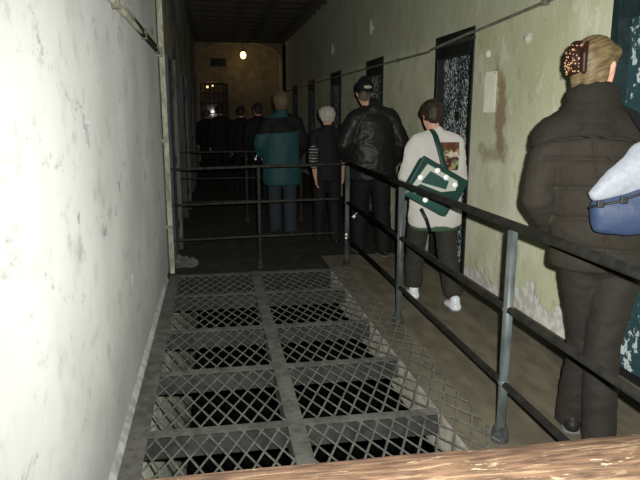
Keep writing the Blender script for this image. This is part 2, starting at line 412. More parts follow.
for i in range(5):
    z = WZ0 + .02 + (WZ1 - WZ0 - .1) * i / 4; child('transom', B(WX0, WX1, YE + .08, YE + .115, z - .02, z + .02), 'iron', win)
for i in range(6):
    for j in range(4):
        x = WX0 + .02 + (WX1 - WX0 - .04) * i / 6; z = WZ0 + .02 + (WZ1 - WZ0 - .1) * j / 4
        child('pane', B(x + .012, x + .143, YE + .102, YE + .108, z + .018, z + .31), 'glass', win)
# the room beyond the window, with small lamps added for reflected bright points
struct(obj('wall_beyond', B(XL - .4, 1.2, 23.6, 23.75, 0, ZC), 'end_wall'))
for x, z, r in ((-.13, 2.42, .045), (.06, 2.46, .035)):
    e = empty('glint_lamp', (x, 23.2, z)); obj('globe', ball(bmesh.new(), (0, 0, 0), r), 'glint_glow', e, True)
    obj('bracket', T([(0, 0, -.02), (0, .2, -.06), (0, .41, -.06)], .012, seg=6), 'iron', e)
    tag(e, 'small added lamp for a bright reflection in the far barred window, ' + ('larger one' if r > .04 else 'smaller one'), 'lamp')
ld = bpy.data.lights.new('window_room_lamp', 'POINT'); lo = bpy.data.objects.new('window_room_lamp', ld); col.objects.link(lo)
lo.location = (-.05, 23.15, 2.6); ld.energy = .8; ld.color = (1, .72, .42); ld.shadow_soft_size = .05
p_ = obj('vent_plate', B(.02, .52, YE - .04, YE, 3.02, 3.28, .01), 'iron'); tag(p_, 'dark rectangular plate on the far wall above the barred window', 'plate')
# hanging bulb
hb = empty('hanging_bulb', (1.05, 20.75, ZC)); 
obj('cord', T([(0, 0, 0), (0, 0, -.30)], .008, seg=6), 'iron', hb); obj('socket', T([(0, 0, -.28), (0, 0, -.37)], .025, seg=10), 'iron', hb)
obj('bulb', ball(bmesh.new(), (0, 0, -.46), (.095, .095, .115)), 'bulb_glow', hb, True)
tag(hb, 'glowing warm bulb hanging on a cord at the far arch', 'light bulb')
bd = bpy.data.lights.new('bulb_light', 'POINT'); bo = bpy.data.objects.new('bulb_light', bd); col.objects.link(bo)
bo.parent = hb; bo.location = (0, -.02, -.66); bd.energy = 3.6; bd.color = (1, .70, .32); bd.shadow_soft_size = .06

# ------------------------------------------------------------------ doors
def right_door(i, a, b, leafmat, framemat):
    d = struct(empty('door_%d' % i, (XR, (a + b) / 2, 0))); t = .075; x0 = XR - .012
    ch = lambda nme, bm, m: child(nme, bm, m, d)
    ch('jamb', B(x0, XR + .16, a, a + t, 0, 2.25, .006), framemat); ch('jamb', B(x0, XR + .16, b - t, b, 0, 2.25, .006), framemat)
    ch('lintel', B(x0, XR + .16, a + t, b - t, 2.03, 2.25, .006), framemat)
    ch('lintel_ledge', B(x0 - .02, XR + .05, a - .01, b + .01, 2.135, 2.165, .004), 'flange')
    lf = ch('door_leaf', B(XR + .07, XR + .12, a + t, b - t, .01, 2.03), leafmat)
    for z in (.10, .72, 1.32, 1.95):
        ch('iron_strap', B(XR + .06, XR + .072, a + t, b - t, z - .03, z + .03), leafmat)
    for z in (.35, 1.0, 1.65):
        for k in range(5):
            y = a + t + .08 + k * (b - a - 2 * t - .16) / 4
            ch('rivet', ball(bmesh.new(), (XR + .07, y, z), .014, seg=8), leafmat)
    ch('peephole', T([(XR + .05, (a + b) / 2, 1.47), (XR + .08, (a + b) / 2, 1.47)], .045, seg=14), 'frame_black')
    ch('bolt', T([(XR + .05, a + t + .03, 1.06), (XR + .05, a + t + .34, 1.06)], .017, seg=8), 'frame_black')
for i, (a, b) in enumerate(DR): right_door(i + 1, a, b, 'door_near' if i == 0 else 'door_flaking', 'frame_teal' if i == 0 else 'frame_black')
def left_door(i, a, b):
    d = struct(empty('door_%d' % i, (XL, (a + b) / 2, 0))); ch = lambda nme, bm, m: child(nme, bm, m, d)
    ch('jamb', B(XL - .2, XL + .075, a, a + .09, 0, 2.05, .006), 'frame_left'); ch('jamb', B(XL - .2, XL + .10, b - .09, b, 0, 2.05, .006), 'wood_frame_pale')
    ch('lintel', B(XL - .2, XL + .06, a + .09, b - .09, 1.93, 2.05, .006), 'frame_left')
    # leaf stands a little open into the corridor
    m = Matrix.Translation((XL + .03, b - .1, 0)) @ Matrix.Rotation(R(-3), 4, 'Z')
    bm = bmesh.new(); box(bm, -.02, .03, -(b - a - .21), 0, .02, 1.92); bmesh.ops.transform(bm, matrix=m, verts=bm.verts); ch('door_leaf', bm, 'door_left')
    for z in (.3, 1.0, 1.7):
        bm = bmesh.new(); box(bm, .03, .045, -(b - a - .24), -.02, z - .04, z + .04); bmesh.ops.transform(bm, matrix=m, verts=bm.verts); ch('iron_strap', bm, 'door_left')
for i, (a, b) in enumerate(DLf): left_door(i + 7, a, b)

# ------------------------------------------------------------------ pipes, conduits and fittings on the walls
pp = empty('standpipe', (XL + .040, 5.88, 0))
obj('pipe', T([(0, 0, 0), (.002, 0, 1.2), (0, 0, 2.0), (-.004, 0, ZC)], .024, seg=12), 'pipe_pale', pp, True)
for z in (.45, 1.25, 2.02, 2.9): obj('pipe_clip', B(-.040, .02, -.035, .035, z - .015, z + .015, .004), 'conduit', pp)
tag(pp, 'pale vertical pipe running up the left wall beside the railing end', 'pipe')
cd = empty('conduit', (XL + .02, 1.0, 2.02))
obj('tube', T([(0, 0, -.006), (0, 1.5, 0), (0, 3.0, .004), (0, 4.80, .0)], .016, seg=10), 'conduit', cd, True)
obj('tube', T([(0, 0, .035), (0, 2.5, .04), (0, 4.82, .036)], .010, seg=8), 'conduit', cd, True)
obj('junction', B(-.02, .03, 4.79, 4.86, -.035, .05, .006), 'conduit', cd)
for y in (.9, 2.3, 3.6, 4.6): obj('saddle', B(-.02, .021, y - .012, y + .012, -.022, .052, .003), 'conduit_dark', cd)
tag(cd, 'pair of conduit tubes clipped along the white left wall up to the pipe', 'conduit')
cr = empty('conduit', (XR - .024, 2.0, 2.2))
pts = [(0, -.5, .16), (0, 1.0, .10), (0, 2.14, .045), (0, 3.3, -.005), (-.02, 3.36, -.01), (-.02, 4.36, -.06), (0, 4.5, -.07), (0, 6.3, -.06), (0, 10, -.05), (0, 14.5, -.045), (0, 17.4, -.04)]
obj('tube', T(pts, .013, seg=8), 'conduit_dark', cr, True)
for y, z in ((2.14, .045), (.9, .103), (5.6, -.065), (9.0, -.053), (12.6, -.047)): obj('saddle', B(-.022, .022, y - .022, y + .022, z - .022, z + .022, .004), 'conduit_dark', cr)
tag(cr, 'dark conduit running high along the green right wall over the doors', 'conduit')
dp = empty('downpipe', (XR - .05, 19.7, 0)); obj('pipe', T([(0, 0, 0), (0, 0, 3.55)], .05, seg=10), 'iron', dp, True)
obj('collar', T([(0, 0, 2.0), (0, 0, 2.1)], .065, seg=10), 'iron', dp); tag(dp, 'dark vertical downpipe on the right wall beside the far arch', 'pipe')
def disc(name, y, z, r, mat, label, cat, ring=False):
    e = empty(name, (XR, y, z)); obj('plate', T([(0, 0, 0), (-.012, 0, 0), (-.018, 0, 0)], [r, r, r * .85], seg=20, side=(0, 1, 0)), mat, e, True)
    obj('knob', T([(-.014, 0, 0), (-.03, 0, 0)], r * .38, seg=12, side=(0, 1, 0)), mat, e, True); tag(e, label, cat)
disc('round_switch', 4.386, 2.037, .040, 'white_enamel', 'round white enamel fitting on the green wall below the conduit', 'switch')
disc('ring_plate', 5.05, 1.985, .030, 'panel_pale', 'small pale ring plate above the blank panel on green wall', 'plate')
pn = empty('blank_panel', (XR, 4.98, 1.67)); obj('plate', B(-.012, 0, -.105, .105, -.165, .165, .004), 'panel_pale', pn)
for dy in (-.09, .09): obj('screw', ball(bmesh.new(), (-.012, dy, .15), .006, seg=6), 'conduit_dark', pn)
tag(pn, 'pale upright rectangular panel on the green wall beside the door', 'panel')
for y, z, w in ((8.95, 2.685, 'nearer'), (11.86, 2.66, 'farther')):
    e = empty('wall_insulator', (XR, y, z)); obj('base', T([(0, 0, 0), (-.03, 0, 0)], .03, seg=10, side=(0, 1, 0)), 'white_enamel', e)
    obj('stem', T([(-.03, 0, .10), (-.03, 0, .04), (-.03, 0, -.09)], [.014, .018, .013], seg=10), 'white_enamel', e, True)
    tag(e, 'small white fitting high on the right wall, the %s of two' % w, 'fitting')
hp = bmesh.new()
for k in range(14):
    random.seed(70 + k); ball(hp, (XL + .05 + random.random() * .20, 5.98 + random.random() * .35, .02 + random.random() * .06 * (1 - k / 16)), (.05 + .03 * random.random(), .06, .03 + .02 * random.random()), seg=8)
hm = remesh(hp, .014, 2); displace(hm, lambda c, n: .012 * noise.noise(c * 22) if c.z > .02 else 0)
for v in hm.vertices: v.co.z = max(v.co.z, 0.0); v.co.x = max(v.co.x, XL + .002)
o = link('plaster_heap', hm, 'plaster_dust', None, True); tag(o, 'small heap of pale plaster dust at the foot of the left wall', 'rubble')

# ------------------------------------------------------------------ floor grating over the well
gr = empty('floor_grating', (.33, 3.3, 0)); tag(gr, 'rusty diamond mesh grating with steel bars over the open well', 'grating')
gc = lambda nme, bm, m: child(nme, bm, m, gr)
GY0, GY1 = .95, 5.72
for y in (1.36, 2.06, 2.76, 3.46, 4.17, 5.03):
    gc('cross_beam', B(XL, 1.085, y - .005, y + .075, -.115, -.012, .004), 'beam'); gc('flat_bar', B(XL + .11, 1.08, y - .028, y + .022, .010, .020), 'grating_steel')
gc('flat_bar', B(XL + .10, 1.16, 5.66, 5.72, .008, .020), 'grating_steel')
gc('centre_bar', B(.308, .390, GY0, 5.71, .014, .028, .003), 'grating_steel'); gc('centre_beam', B(.31, .385, GY0, 5.71, -.10, -.012), 'beam')
gc('side_bar', B(XL + .028, XL + .118, GY0, 5.71, .004, .024, .003), 'grating_steel')
for y in (1.7, 2.4, 3.1, 3.8, 4.6, 5.3): gc('bolt', T([(.348, y, .026), (.348, y, .036)], .016, seg=6), 'grating_steel')
gx0, gx1, sl, sp = XL + .05, 1.235, .041 / .091, .082
def wz(x, y):
    return .006 + (0 if x < 1.02 else (x - 1.02) * (.30 + .22 * noise.noise((y * 2.3, 1.5, 0))))
for sgn in (1, -1):
    k0 = -int((GY1 - GY0) * sl / sp) - 2 if sgn > 0 else 0
    x = gx0 - (GY1 - GY0) * sl - .1 if sgn > 0 else gx0
    while x < gx1 + (0 if sgn > 0 else (GY1 - GY0) * sl):
        # x position at y: x + sgn*sl*(y-GY0)
        ya, yb = GY0, GY1
        lo_, hi_ = (gx0 - x) / (sgn * sl) + GY0, (gx1 - x) / (sgn * sl) + GY0
        ya, yb = max(ya, min(lo_, hi_)), min(yb, max(lo_, hi_))
        if yb - ya > .06:
            n = max(2, int((yb - ya) / .06)); pts = []
            for k in range(n + 1):
                y = ya + (yb - ya) * k / n; xx = x + sgn * sl * (y - GY0) + .004 * noise.noise((x * 7, y * 3, sgn)); pts.append((xx, y, wz(xx, y) + (.003 if sgn > 0 else 0)))
            gc('wire', T(pts, .0055, seg=4), 'wire')
        x += sp

# ------------------------------------------------------------------ railings
RX = 1.275
def post(e, x, y, h=1.0, r=.022, mat='post_grey'):
    o = T([(x, y, 0), (x, y, h)], r, seg=12); p = child('post', o, mat, e, True)
    for z in (.29, .64): child('collar', ball(bmesh.new(), (x, y, z), (r * 1.22, r * 1.22, r), seg=10), mat, e, True)
    child('flange', T([(x, y, 0), (x, y, .035), (x, y, .075)], [r * 1.8, r * 1.8, r * 1.35], seg=12), 'flange', e)
def rail_run(e, pts, zs=((1.02, .022), (.64, .017), (.285, .016)), mat='rail_dark', tr=(.026, .020)):
    for z, r in zs:
        nm = 'top_rail' if z > .9 else 'rail'
        rr = tr if z > .9 else r
        child(nm, T([(p[0], p[1], z + (p[2] if len(p) > 2 else 0)) for p in pts], [rr] * len(pts) if isinstance(rr, tuple) else r, seg=10, side=(1, 0, 0) if pts[0][0] == pts[-1][0] else (0, 1, 0)), mat, e, True)
side = empty('railing', (RX, 3.2, 0)); tag(side, 'grey post and dark pipe railing along the walkway beside the grating', 'railing')
rail_run(side, [(RX, .86), (RX, 2.0), (RX, 3.4), (RX, 5.86)])
for y in (1.0, 2.46, 4.09, 5.86): post(side, RX, y)
child('glint_bead', ball(bmesh.new(), (RX - .02, 5.80, .30), .013, seg=8), 'reflector', side, True); child('glint_bead', ball(bmesh.new(), (RX - .02, 5.80, .335), .013, seg=8), 'reflector', side, True)  # white beads added to stand for bright glints near the rail corner
cross = empty('railing', (.4, 5.93, 0)); tag(cross, 'thin dark pipe railing crossing behind the far edge of the grating', 'railing')
rail_run(cross, [(XL + .07, 5.96, -.02), (.42, 5.93, 0), (1.21, 5.93, .012)], ((1.0, .016), (.66, .011), (.32, .011)), 'rail_thin', (.015, .013))
post(cross, .42, 5.94, .99, .015, 'rail_thin')
far = empty('railing', (.3, 8.6, 0)); tag(far, 'distant dark railing across the dim corridor beyond the first one', 'railing')
rail_run(far, [(XL, 8.6), (.42, 8.6), (1.20, 8.6)], ((.98, .016), (.62, .011), (.30, .011)), 'rail_thin', (.014, .012))
post(far, .44, 8.6, .98, .016, 'rail_thin'); post(far, 1.20, 8.6, .98, .016, 'rail_thin')
# worn wooden handrail across the near end, right in front of the photographer
wd = empty('wooden_handrail', (.4, .74, 0)); tag(wd, 'worn wooden handrail with flaking reddish paint nearest the viewer', 'handrail')
bm = bmesh.new(); n = 40; prev = None
for k in range(n + 1):
    x = XL + (1.42 - XL) * k / n; j = lambda s: .0025 * noise.noise((x * 6, s, 0))
    sec = [(.668, .905), (.665, .955), (.672, .985), (.690, .998), (.735, 1.003), (.778, .998), (.795, .984), (.802, .955), (.798, .905)]
    ring = [bm.verts.new((x, y + j(i), z + .022 - .012 * k / n + j(i + 9))) for i, (y, z) in enumerate(sec)]
    if prev:
        for i in range(9): bm.faces.new((prev[i], prev[(i + 1) % 9], ring[(i + 1) % 9], ring[i]))
    else: bm.faces.new(ring)
    prev = ring
bm.faces.new(prev[::-1]); bmesh.ops.translate(bm, verts=bm.verts, vec=(-.4, -.74, 0)); obj('rail_board', bm, 'handrail_wood', wd, True)
for x in (XL + .06, 1.36): child('support_post', B(x - .04, x + .04, .69, .77, 0, .91, .005), 'handrail_wood', wd)

# ------------------------------------------------------------------ people
def hand_fingers(bm, wrist, d, t, n, s=1.0, curl=.5):
    """palm and five fingers; d = along the hand, t = towards the thumb, n = the way the palm faces"""
    w = Vector(wrist); d = Vector(d).normalized(); t = Vector(t); t = (t - d * t.dot(d)).normalized(); n_ = d.cross(t); n_ = n_ if n_.dot(Vector(n)) > 0 else -n_
    limb(bm, [w, w + d * .045 * s, w + d * .085 * s], [(.026 * s, .018 * s), (.038 * s, .016 * s), (.040 * s, .014 * s)], 12, t)
    for off, L in ((.030, .072), (.010, .082), (-.010, .076), (-.029, .058)):
        p = w + d * .085 * s + t * off * s; pts = [p]; dd = d.copy(); L *= s
        for k, f in enumerate((.42, .33, .25)):
            dd = (dd * math.cos(curl * (.5 + .3 * k)) + n_ * math.sin(curl * (.5 + .3 * k))).normalized(); p = p + dd * L * f; pts.append(p)
        limb(bm, pts, [.0092 * s, .0088 * s, .008 * s, .007 * s], 8, t, 2)
    p = w + d * .028 * s + t * .028 * s; pts = [p]
    for k, (a, L) in enumerate(((.8, .036), (.45, .030), (.25, .022))):
        p = p + (d * math.cos(a) + t * math.sin(a) * .8 + n_ * .35 * math.sin(a + curl)).normalized() * L * s; pts.append(p)
    limb(bm, pts, [.013 * s, .0105 * s, .009 * s, .0075 * s], 8, n_, 2)

class Person:
    """joints are given in the person's own frame, facing +y, feet on z = 0"""
    def __init__(s, loc, heading, H, pose=None, head_yaw=0, head_pitch=0, voxel=.010, curl=.5):
        k = s.k = H / 1.75; s.J = dict(pelvis=(0, 0, .95), waist=(0, 0, 1.08), chest=(0, .0, 1.28), neck=(0, -.01, 1.46), head=(0, .02, 1.635),
            shL=(-.175, -.01, 1.385), shR=(.175, -.01, 1.385), elL=(-.225, -.03, 1.13), elR=(.225, -.03, 1.13), wrL=(-.225, .05, .89), wrR=(.225, .05, .89),
            hiL=(-.09, 0, .92), hiR=(.09, 0, .92), knL=(-.095, .02, .50), knR=(.095, .02, .50), anL=(-.095, -.02, .085), anR=(.095, -.02, .085))
        s.J.update(pose or {}); s.J = {a: Vector(b) * k for a, b in s.J.items()}
        s.X = Matrix.Translation(s.J['head']) @ Matrix.Rotation(head_yaw, 4, 'Z') @ Matrix.Rotation(head_pitch, 4, 'X') @ Matrix.Scale(k, 4)
        J = s.J; bm = bmesh.new()
        # torso, neck, head
        limb(bm, [J['pelvis'] - Vector((0, 0, .06 * k)), J['waist'], J['chest'], J['neck'] - Vector((0, 0, .05 * k))], [(.135*k, .095*k), (.115*k, .085*k), (.135*k, .095*k), (.11*k, .065*k)], 16)
        limb(bm, [J['neck'] - Vector((0, 0, .03 * k)), J['neck'] + Vector((0, .01 * k, .05 * k)), s.X @ Vector((0, -.015, -.06))], [.056*k, .052*k, .052*k], 12)
        hb_ = bmesh.new()
        ball(hb_, (0, -.012, .022), (.073, .092, .088), seg=20); limb(hb_, [(0, .03, -.01), (0, .045, -.055), (0, .058, -.085)], [(.062, .06), (.052, .042), (.034, .028)], 14)
        limb(hb_, [(0, .082, .02), (0, .098, -.005), (0, .107, -.022)], [(.007, .008), (.010, .010), (.013, .010)], 8)
        for q in (-1, 1):
            limb(hb_, [(q*.070, -.005, .020), (q*.079, -.014, .006), (q*.071, -.004, -.028)], [(.008, .016), (.008, .020), (.007, .009)], 8)
            ball(hb_, (q*.032, .074, .034), (.024, .010, .009), seg=8)
        bmesh.ops.transform(hb_, matrix=s.X, verts=hb_.verts); tm = bpy.data.meshes.new('t'); hb_.to_mesh(tm); hb_.free(); bm.from_mesh(tm); bpy.data.meshes.remove(tm)
        for c in 'LR':
            limb(bm, [J['neck'] - Vector((0, 0, .05 * k)), J['sh' + c]], [.05*k, .052*k], 12, (0, 1, 0))
            limb(bm, [J['sh' + c], J['el' + c], J['wr' + c]], [.046*k, .038*k, .026*k], 12, (0, 1, 0))
            limb(bm, [J['hi' + c], J['kn' + c], J['an' + c]], [.075*k, .052*k, .038*k], 12)
            a = J['an' + c]; limb(bm, [a, a + Vector((0, .05*k, -.04*k)), a + Vector((0, .13*k, -.055*k))], [.036*k, .034*k, .024*k], 10)
        me = remesh(bm, voxel, 2)
        bm = bmesh.new(); bm.from_mesh(me); bpy.data.meshes.remove(me)
        for c, q in (('L', -1), ('R', 1)):
            d = (J['wr' + c] - J['el' + c]).normalized(); hand_fingers(bm, J['wr' + c] - d * .01 * k, d, (q * -.15, 1, .1), (-q, 0, 0), k, curl)
        s.o = obj('person', bm, 'skin', None, True); s.o.location = loc; s.o.rotation_euler = (0, 0, heading)
        for q in (-1, 1):
            b = ball(bmesh.new(), (q*.032, .080, .018), (.013, .008, .009), seg=10); bmesh.ops.transform(b, matrix=s.X, verts=b.verts); e = obj('eye', b, 'eye_white', s.o, True)
            b = ball(bmesh.new(), (q*.032, .0875, .018), (.0055, .003, .0055), seg=8); bmesh.ops.transform(b, matrix=s.X, verts=b.verts); obj('iris', b, 'shoe_black', e, True)
        b = limb(bmesh.new(), [(-.022, .082, -.052), (0, .089, -.050), (.022, .082, -.052)], [.005, .0075, .005], 8, (0, 0, 1)); bmesh.ops.transform(b, matrix=s.X, verts=b.verts); obj('lips', b, 'lip', s.o, True)
    def cloth(s, name, bm, mat, voxel=.010, smooth=4, disp=None):
        me = remesh(bm, voxel, smooth)
        for f in (disp if isinstance(disp, list) else [disp] if disp else []): displace(me, f); me.update()
        return link(name, me, mat, s.o, True)
    def headcloth(s, name, bm, mat, voxel=.006, disp=None):
        bmesh.ops.transform(bm, matrix=s.X, verts=bm.verts); return s.cloth(name, bm, mat, voxel, 3, disp)
    def top(s, rings, sl=(.072, .060, .045), sleeves=('L', 'R'), shoulder=.07, wr=1.0, collar=None):
        k, J, bm = s.k, s.J, bmesh.new()
        limb(bm, [(r[3] * k if len(r) > 3 else 0, (r[4] if len(r) > 4 else 0) * k, r[0] * k) for r in rings], [(r[1] * k, r[2] * k) for r in rings], 24, sub=2, rnd0=.1)
        for c in sleeves:
            base = Vector((rings[-1][3] * k if len(rings[-1]) > 3 else 0, rings[-1][4] * k if len(rings[-1]) > 4 else 0, J['sh' + c].z + .055 * k))
            limb(bm, [base.lerp(J['sh' + c], .35) , J['sh' + c]], [shoulder * k, shoulder * k], 14, (0, 1, 0))
            limb(bm, [J['sh' + c], J['sh' + c].lerp(J['el' + c], .5), J['el' + c], J['el' + c].lerp(J['wr' + c], wr)], [shoulder * k, sl[0] * k, sl[1] * k, sl[2] * k], 14, (0, 1, 0))
        if collar: limb(bm, [Vector(c[0]) * k for c in collar], [(c[1] * k, c[2] * k) for c in collar], 20, sub=2)
        return bm
    def legs(s, hip=(.175, .13), th=.092, kn=.068, an=.062, seat=.95, low=.055):
        k, J, bm = s.k, s.J, bmesh.new(); p = J['pelvis']
        limb(bm, [p + Vector((0, -.005, -.05 * k)), p + Vector((0, 0, .09 * k))], [(hip[0] * k, hip[1] * k), (hip[0] * .86 * k, hip[1] * .85 * k)], 20)
        for c in 'LR':
            a = J['an' + c].copy(); d = (a - J['kn' + c]).normalized(); a = a + d * (.085 - low) * k
            limb(bm, [J['hi' + c], J['hi' + c].lerp(J['kn' + c], .35), J['kn' + c], J['kn' + c].lerp(a, .5), a], [th * k, th * .97 * k, kn * k, (kn + an) / 2 * k, an * k], 16, rnd=.15, rnd0=.9)
        return bm
    def shoes(s, mat, sole=None, w=.042, tilt=(0, 0)):
        k = s.k
        for c, tl in zip('LR', tilt):
            a = s.J['an' + c]; bm = bmesh.new()
            limb(bm, [(0, -.055*k, -.045*k), (0, .02*k, -.045*k), (0, .10*k, -.058*k), (0, .16*k, -.064*k)], [(w*.85*k, .040*k), (w*k, .042*k), (w*1.1*k, .030*k), (w*.85*k, .020*k)], 14)
            limb(bm, [(0, -.02*k, -.04*k), (0, -.025*k, .015*k)], [.045*k, .042*k], 12)
            m = Matrix.Translation(a) @ Matrix.Rotation(tl, 4, 'X'); bmesh.ops.transform(bm, matrix=m, verts=bm.verts)
            me = remesh(bm, .008, 2)
            if abs(tl) < .05:
                for v in me.vertices: v.co.z = max(v.co.z, .014 if sole else .004)
            sh = link('shoe', me, mat, s.o, True)
            if sole:
                b = bmesh.new(); limb(b, [(0, -.065*k, -.078*k), (0, .03*k, -.078*k), (0, .11*k, -.078*k), (0, .175*k, -.078*k)], [(w*.9*k, .011*k), (w*k, .011*k), (w*1.15*k, .011*k), (w*.8*k, .010*k)], 14)
                bmesh.ops.transform(b, matrix=m, verts=b.verts); obj('sole', b, sole, sh, True)
def shell(P, src, name, mat, keep, off=.005, parent=None, snap=None):
    """a layer of cloth lying on the part of src where keep(co) is true"""
    bm = bmesh.new(); bm.from_mesh(src.data)
    bmesh.ops.delete(bm, geom=[v for v in bm.verts if not keep(v.co)], context='VERTS')
    if snap:
        for v in bm.verts:
            if v.is_boundary: snap(v.co)
    bm.normal_update(); mv = [(v, v.normal.copy()) for v in bm.verts]
    for v, n in mv: v.co += n * off
    bd = [e for e in bm.edges if e.is_boundary]; r_ = bmesh.ops.extrude_edge_only(bm, edges=bd)
    nv = [g for g in r_['geom'] if isinstance(g, bmesh.types.BMVert)]; bm.normal_update()
    for v in nv: v.co -= v.normal * 0 ; 
    near = {}
    for v, n in mv: near[tuple(round(c, 5) for c in v.co)] = n
    for v in nv:
        n = near.get(tuple(round(c, 5) for c in v.co))
        if n: v.co -= n * off * 1.6
    me = bpy.data.meshes.new(name); bm.to_mesh(me); bm.free(); return link(name, me, mat, parent or P.o, True)
def hair_short(P, mat, extra=None, grow=1.0, disp=.004):
    bm = bmesh.new(); g = grow
    ball(bm, (0, -.018, .036), (.080 * g, .096 * g, .086 * g), seg=22); ball(bm, (0, -.055, -.012), (.068 * g, .052 * g, .062 * g), seg=16)
    for q in (-1, 1): ball(bm, (q * .066 * g, .015, .03), (.016, .03, .035), seg=10)
    if extra: extra(bm)
    return P.headcloth('hair', bm, mat, .007, lambda c, n: disp * noise.noise(Vector((c.x * 60, c.y * 60, c.z * 22))))

# 1. woman in the quilted brown jacket, nearest, on the right; she walks slightly towards the wall, leaning to the left
W = Person((1.625, 2.37, 0), R(-24), 1.79, dict(anL=(-.02, .15, .085), knL=(.0, .085, .50), anR=(.06, -.08, .085), knR=(.045, -.05, .50), pelvis=(.02, 0, .95), hiL=(-.065, 0, .92), hiR=(.105, 0, .92),
    chest=(-.05, 0, 1.28), waist=(-.01, 0, 1.08), neck=(-.07, -.01, 1.46), shL=(-.215, -.01, 1.375), shR=(.085, -.01, 1.375), elL=(-.262, -.06, 1.12), wrL=(-.175, .10, .97), elR=(.17, -.05, 1.12), wrR=(.16, .13, .98), head=(-.066, .01, 1.648)), head_yaw=R(-36), head_pitch=R(-3), voxel=.009)
tag(W.o, 'person nearest the viewer in a quilted dark brown jacket with hair clipped up', 'person')
k = W.k
seam = lambda x: 1.375 - .9 * (x + .065) ** 2
def cxw(z): return .02 - .09 * min(1, max(0, (z - .9) / .45))       # the leaning centre line
def quilt(c, n):
    c = c / k; a = 0; x = c.x - cxw(c.z)
    if c.y < 0: a += groove(c.z - seam(c.x), .008, .012)
    if abs(x) < .20 and c.z < seam(c.x) - .01:
        zz = c.z + .12 * x * x
        for z in (.93, 1.05, 1.17, 1.29): a += groove(zz - z - .008 * noise.noise((x * 9, z * 7, 0)), .009, .015)
        a += .008 * (1 - abs(((zz - .93) / .12) % 1 * 2 - 1)) - .002
        if c.y < 0: a += groove(x, .009, .015)
    return a
ringsW = [(.835, .212, .150), (.88, .210, .152), (.97, .200, .148), (1.08, .186, .138), (1.20, .180, .138), (1.31, .175, .130), (1.40, .135, .105), (1.47, .090, .085)]
ringsW = [(z, a, b, cxw(z), -.005) for z, a, b in ringsW]
bmJ = W.top(ringsW, (.066, .062, .052), shoulder=.070, wr=.95)
for q in ((-.215, -.01, 1.375), (.085, -.01, 1.375)): limb(bmJ, [Vector((-.07 + (q[0] + .07) * .25, -.015, 1.432)) * k, Vector(q) * k], [.082 * k, .070 * k], 14, (0, 1, 0))
jk = W.cloth('jacket', bmJ, 'quilt_brown', .009, 5, [quilt, folds(.0045, 7, (1, 1, 1.6), 2), folds(.002, 18, (1, 1, 2), 7)])
# shoulder yoke with piping along its edge, and a stand collar
yk = shell(W, jk, 'yoke', 'quilt_dark', lambda c: c.z / k > seam(c.x / k) and c.z / k < 1.6, .006, snap=lambda c: setattr(c, 'z', seam(c.x / k) * k))
pts = []
def back_y(x, z):      # the jacket's back surface at x, z
    best = None
    for v in jk.data.vertices:
        if v.co.y < .02 and abs(v.co.x - x) < .012 and abs(v.co.z - z) < .012 and (best is None or v.co.y < best): best = v.co.y
    return best
for i in range(13):
    x = (-.215 + .30 * i / 12); z = seam(x); b = back_y(x * k, z * k)
    if b is not None: pts.append((x * k, b - .005, z * k))
if len(pts) > 2: obj('piping', T(pts, .004, seg=6), 'quilt_brown', yk, True)
bm = bmesh.new(); limb(bm, [(-.07, -.012, 1.42), (-.07, -.008, 1.475), (-.07, -.004, 1.525), (-.07, .004, 1.562)], [(.135, .105), (.112, .096), (.104, .094), (.096, .088)], 24, rnd=.25); bmesh.ops.scale(bm, vec=(k, k, k), verts=bm.verts)
co_ = W.cloth('collar', bm, 'quilt_dark', .008, 3, [folds(.004, 9, (1, 1, 2), 3), lambda c, n: groove(c.z / k - 1.515, .008, .006)])
bt = W.cloth('trousers', W.legs((.172, .138), .092, .068, .066, low=.035), 'trouser_brown', .010, 5, [folds(.005, 8, (1, 1, 1.6), 1), folds(.002, 20, (1, 1, 2), 4)])
W.shoes('shoe_black', 'sneaker_sole', .044)
# hair swept up to the clip at the back
bm = bmesh.new()
ball(bm, (0, -.016, .034), (.083, .100, .090), seg=24); ball(bm, (0, -.064, .005), (.070, .050, .072), seg=18); ball(bm, (.0, -.090, .035), (.052, .030, .060), seg=16)
limb(bm, [(-.03, -.075, -.02), (-.035, -.068, -.085)], [.036, .024], 10); limb(bm, [(.02, -.075, -.03), (.01, -.062, -.09)], [.036, .022], 10)
for q in (-1, 1): ball(bm, (q * .064, .015, .056), (.020, .050, .030), seg=10); ball(bm, (q * .052, -.045, -.028), (.026, .034, .052), seg=10)
W.headcloth('hair', bm, 'hair_blond', .006, lambda c, n: .0012 * noise.noise(Vector((c.x * 14, c.y * 14, c.z * 140))))
bm = bmesh.new(); limb(bm, [(-.034, -.096, .082), (-.036, -.116, .045), (-.036, -.113, .0), (-.034, -.094, -.035)], [(.030, .014), (.038, .014), (.038, .014), (.030, .012)], 14, sub=3)
limb(bm, [(.008, -.100, .078), (.010, -.120, .04), (.010, -.112, -.028)], [(.012, .013), (.014, .015), (.012, .012)], 10)
cl = W.headcloth('hair_clip', bm, 'clip_brown', .005)
random.seed(12); bm = bmesh.new()
for i in range(64):
    a = -.068 + .062 * random.random(); h = .078 - .115 * random.random()
    ball(bm, (a, -.131 + .22 * abs(a + .036) + 5 * (h - .022) ** 2, h), .0018 + .0022 * random.random(), seg=6)
bmesh.ops.transform(bm, matrix=W.X, verts=bm.verts); bd_ = obj('beads', bm, 'clip_bead', cl, True)

